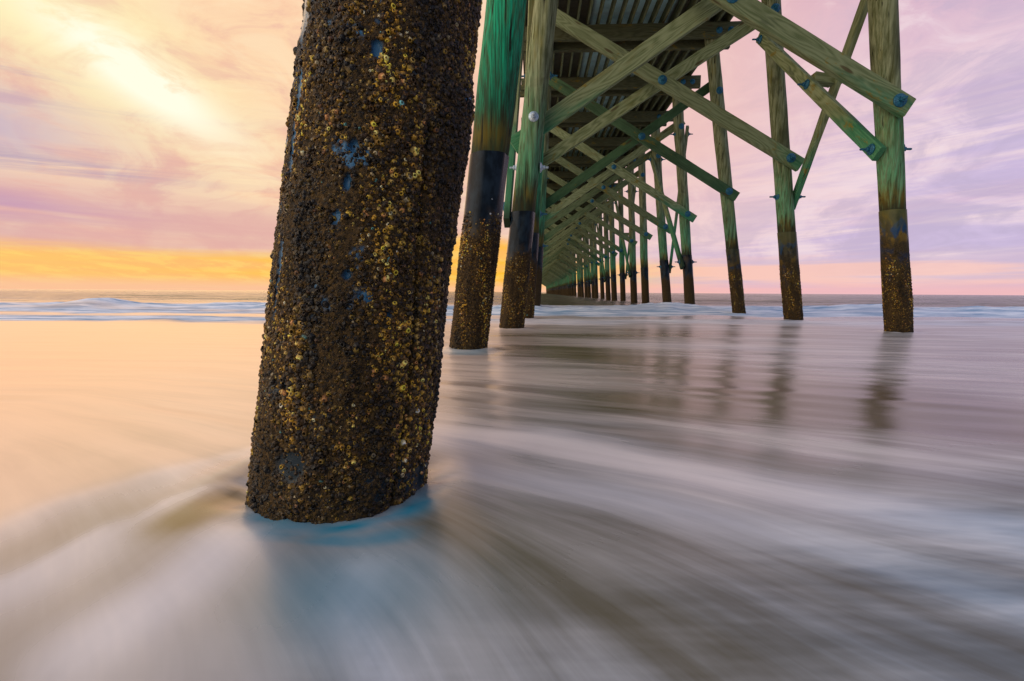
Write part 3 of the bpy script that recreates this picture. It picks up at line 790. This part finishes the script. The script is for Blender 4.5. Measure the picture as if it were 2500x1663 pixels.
for n in range(5, NB+1):
    dY = STEP*(n-4)
    for src, dz in ((protoB, rb.uniform(-.08, .08)), (protoA, rb.uniform(-.08, .08))):
        c = src.copy(); COL.objects.link(c); c.parent = pier; c.matrix_basis = Matrix.Translation((rb.uniform(-.10, .10), dY, dz*1.6))@src.matrix_basis@Matrix.Rotation(rb.uniform(-.022, .022), 4, 'Y')
        c.color = (rb.choice((0, 0, 0, .5, .2)), rb.choice((0, 0, .2)), 0, 1)
        if n < 16:
            for ch in src.children:
                d = ch.copy(); COL.objects.link(d); d.parent = c; d.matrix_parent_inverse = ch.matrix_parent_inverse.copy()
def quadbox(lst, a, b, w, h):
    a, b = Vector(a), Vector(b); xd = (b-a).normalized(); yd = Vector((0, 0, 1)).cross(xd).normalized(); zd = xd.cross(yd)
    v = []
    for e in (a, b):
        for sy, sz in ((-1, -1), (1, -1), (1, 1), (-1, 1)): v.append(e+yd*(sy*w/2)+zd*(sz*h/2))
    f = [(0, 1, 5, 4), (1, 2, 6, 5), (2, 3, 7, 6), (3, 0, 4, 7), (3, 2, 1, 0), (4, 5, 6, 7)]
    lst.append((v, f))
def lump(lst, name, matl, color=(0, 0, 0, 1), label=None, kind='stuff'):
    V = []; Fq = []
    for v, f in lst:
        o = len(V); V += [q-ORG for q in v]; Fq += [tuple(i+o for i in g) for g in f]
    me = bpy.data.meshes.new(name); me.from_pydata(V, [], Fq); me.update(); me.materials.append(matl)
    ob = link(name, me, pier); ob.color = color
    if kind: ob['kind'] = kind
    if label: ob['label'] = label
    return ob
fb = []
for n in range(NB+1, LAST+1):
    Yc = BENT0+STEP*(n-1)
    quadbox(fb, (-.15, Yc-.26, 6.45), (5.32, Yc-.26, 3.06), .1, .25); quadbox(fb, (-.3, Yc+.27, 2.8), (4.95, Yc+.27, 6.42), .1, .24)
lump(fb, 'cross_brace', M_LUM, label='crossed braces of the far end of the pier')

# ---- caps (twin beams per bent), stringers, deck
protoC = None
NCAP = 49
for n in range(0, NCAP+1):
    Yc = BENT0+STEP*(n-1)
    for s in (-1, 1):
        if protoC is None:
            protoC = beam('cap_beam', (-.55, Yc+s*.26, 7.46), (5.30, Yc+s*.26, 7.46), .13, .37, pier, seed=5, color=(0, .72, 0, 1)); continue
        c = protoC.copy(); COL.objects.link(c); c.parent = pier
        c.matrix_basis = Matrix.Translation((rj.uniform(-.03, .05)+(-.12 if s > 0 else 0), (Yc+s*.26)-(BENT0-STEP-.26), rj.uniform(-.012, .012)))@protoC.matrix_basis
        if 1 <= n < 10 and s < 0:
            for bx in (4.72, 5.02):
                add_bolt(c, (bx, Yc-.26-.068, 7.44), (0, -1, 0), BOLT)
fc = []
for n in range(NCAP+1, LAST+1):
    Yc = BENT0+STEP*(n-1)
    quadbox(fc, (-.55, Yc-.26, 7.46), (5.30, Yc-.26, 7.46), .13, .37); quadbox(fc, (-.6, Yc+.26, 7.46), (5.20, Yc+.26, 7.46), .13, .37)
lump(fc, 'cap_beam', M_LUM, label='cap beams of the far end of the pier')
YEND = BENT0+STEP*(LAST-1)+1.2
sx0 = -.40
st = beam('stringer', (sx0, 1.5, 7.80), (sx0, YEND, 7.815), .055, .27, pier, seed=9, color=(0, .45, 0, 1), seg=30)
for k in range(1, 20):
    c = st.copy(); COL.objects.link(c); c.parent = pier; c.matrix_basis = Matrix.Translation((k*.283, 0, 0))@st.matrix_basis
dk = []
y = 1.4
while y < YEND:
    w_ = .142 if y < 60 else 1.2
    v = []; zb = 7.955
    quadbox(dk, (-.50, y+w_/2, 7.978), (5.10, y+w_/2, 7.978), w_, .045)
    y += w_+.008
lump(dk, 'deck', M_DECK, kind=None, label='plank deck seen from below, a paler lane of boards along its middle')

# ---- lengthwise braces between neighbouring pilings of a row
def pile_x(base, topx, z): return base[0]+(topx-base[0])*z/7.6
def lbrace(row, n, inner, zl, zh, up_to_far, color=(0, 0, 0, 1), label=None, w=.22, th=.09, ext=.25, bolts=True, off=.215, bb=None):
    (b1, t1), (b2, t2) = row[n], row[n+1]
    sg = -1 if inner else 1
    if row is rowL: sg = -sg
    z1, z2 = (zl, zh) if up_to_far else (zh, zl)
    p = Vector((pile_x(b1, t1, z1)+sg*off, b1[1], z1)); q = Vector((pile_x(b2, t2, z2)+sg*off, b2[1], z2))
    d = (q-p).normalized(); p2 = p-d*ext; q2 = q+d*ext
    o = beam('lengthwise_brace', p2, q2, th, w, pier, color=color, label=label, seed=n)
    for e in (p, q):
        add_bolt(o, e+Vector((sg*th/2, 0, 0)), (sg, 0, 0), BOLT_LONG)
        add_bolt(o, e+Vector((-sg*(off*1.75), 0, 0)), (-sg, 0, 0), BOLT_LONG)
    return o, (p+q)/2
rowRx = dict(rowR)
for n in range(7, 40): rowRx[n] = ((5.30+JR[n][0], BENT0+STEP*(n-1)+JR[n][1]), 5.30+JR[n][0]-.52)
o1, m1 = lbrace(rowR, 1, True, 2.75, 5.85, True, (.1, 0, 0, 1), 'yellow stained brace running inward from the nearest right hand piling', .21, ext=.14)
o2, m2 = lbrace(rowR, 1, False, 2.65, 5.85, False, (0, 0, 0, 1), 'steep brace climbing behind the nearest right hand piling', .22)
blk = beam('spacer_block', (m1.x+.045, m1.y, m1.z+.12), (m2.x-.045, m2.y, m2.z+.12), .20, .16, pier, upv=(0, 0, 1), seed=3)
add_bolt(o1, m1+Vector((-.045, 0, .02)), (-1, 0, 0), BOLT_LONG); add_bolt(o2, m2+Vector((.045, 0, .1)), (1, 0, 0), BOLT_LONG)
for n in (4, 7, 10, 13, 16, 19, 22):
    zz = (1.65, 5.9)
    a_, ma = lbrace(rowRx, n, True, zz[0], zz[1], True, (rj.choice((0, .2)), 0, 0, 1), w=.2)
    b_, mb_ = lbrace(rowRx, n, False, zz[0], zz[1], False, (0, 0, 0, 1), w=.2)
    if n < 8: beam('spacer_block', (ma.x+.045, ma.y, ma.z+.1), (mb_.x-.045, mb_.y, mb_.z+.1), .18, .15, pier, seed=n)
rowLx = dict(rowL)
for n in range(4, 14): rowLx[n] = ((-.12, BENT0+STEP*(n-1)), .24)
eo = beam('lengthwise_brace', (-.47, 7.45, 1.66), (-.32, 10.9, 7.1), .10, .22, pier, color=(0, .1, 0, 1), seed=77, label='brace seen edge-on at the left of the piling with the galvanised bolt')
add_bolt(eo, (-.515, 7.62, 1.94), (-1, 0, 0), BOLT_LONG); add_bolt(eo, (-.475, 8.5, 3.32), (-1, 0, 0), BOLT_LONG)
lbrace(rowLx, 1, True, 2.30, 5.4, False, (0, 0, 0, 1), None, .22, off=.235)
for n in (2, 5, 8): lbrace(rowLx, n, True, 1.9, 5.2, False, (0, 0, 0, 1), None, .2, off=.25)

# ---- bolts through the pilings
def pbolt(key, rowv, z, me=None, face=(0, -1, 0), label=None, dx=0):
    (b, tx_) = rowv; r = .176
    o = NEARP[key]
    c = Vector((pile_x(b, tx_, z)+dx, b[1], z))
    add_bolt(o, c+Vector(face)*(r-.004), face, me or BOLT_BIG, label)
pbolt('L1', rowL[1], 3.22, BOLT_GALV, label='bright galvanised bolt with a round washer')
pbolt('L1', rowL[1], 2.52, BOLT_GALV, face=(-1, 0, 0)); pbolt('L1', rowL[1], 2.52, BOLT_GALV, face=(1, 0, 0))
pbolt('R2', rowR[2], 6.35); pbolt('R3', rowR[3], 6.0); pbolt('R4', rowR[4], 6.1)
for n in (5, 6): pbolt('R%d' % n, rowR[n], 6.0)
# nails down the seam of the wrap
nl = bpy.data.meshes.new('nail'); 
vv = [(math.cos(a)*.010, math.sin(a)*.010, 0) for a in np.linspace(0, 6.283, 9)[:-1]]+[(math.cos(a)*.007, math.sin(a)*.007, .005) for a in np.linspace(0, 6.283, 9)[:-1]]
nl.from_pydata(vv, [], [tuple(range(8, 16))]+[(i, (i+1) % 8, 8+(i+1) % 8, 8+i) for i in range(8)]); nl.materials.append(M_NAIL)
for z in (1.33, 1.47, 1.56, 1.70, 1.80):
    b, tx_ = rowL[0]
    an = -math.pi/2+.55+.05*math.sin(z*37)
    c = Vector((pile_x(b, tx_, z)+math.cos(an)*.188, b[1]+math.sin(an)*.188, z))
    o = link('nail', nl); o.parent = NEARP['L0']
    q = Vector((math.cos(an), math.sin(an), 0)).to_track_quat('Z', 'Y')
    o.matrix_basis = world(NEARP['L0']).inverted()@(Matrix.Translation(c)@q.to_matrix().to_4x4())
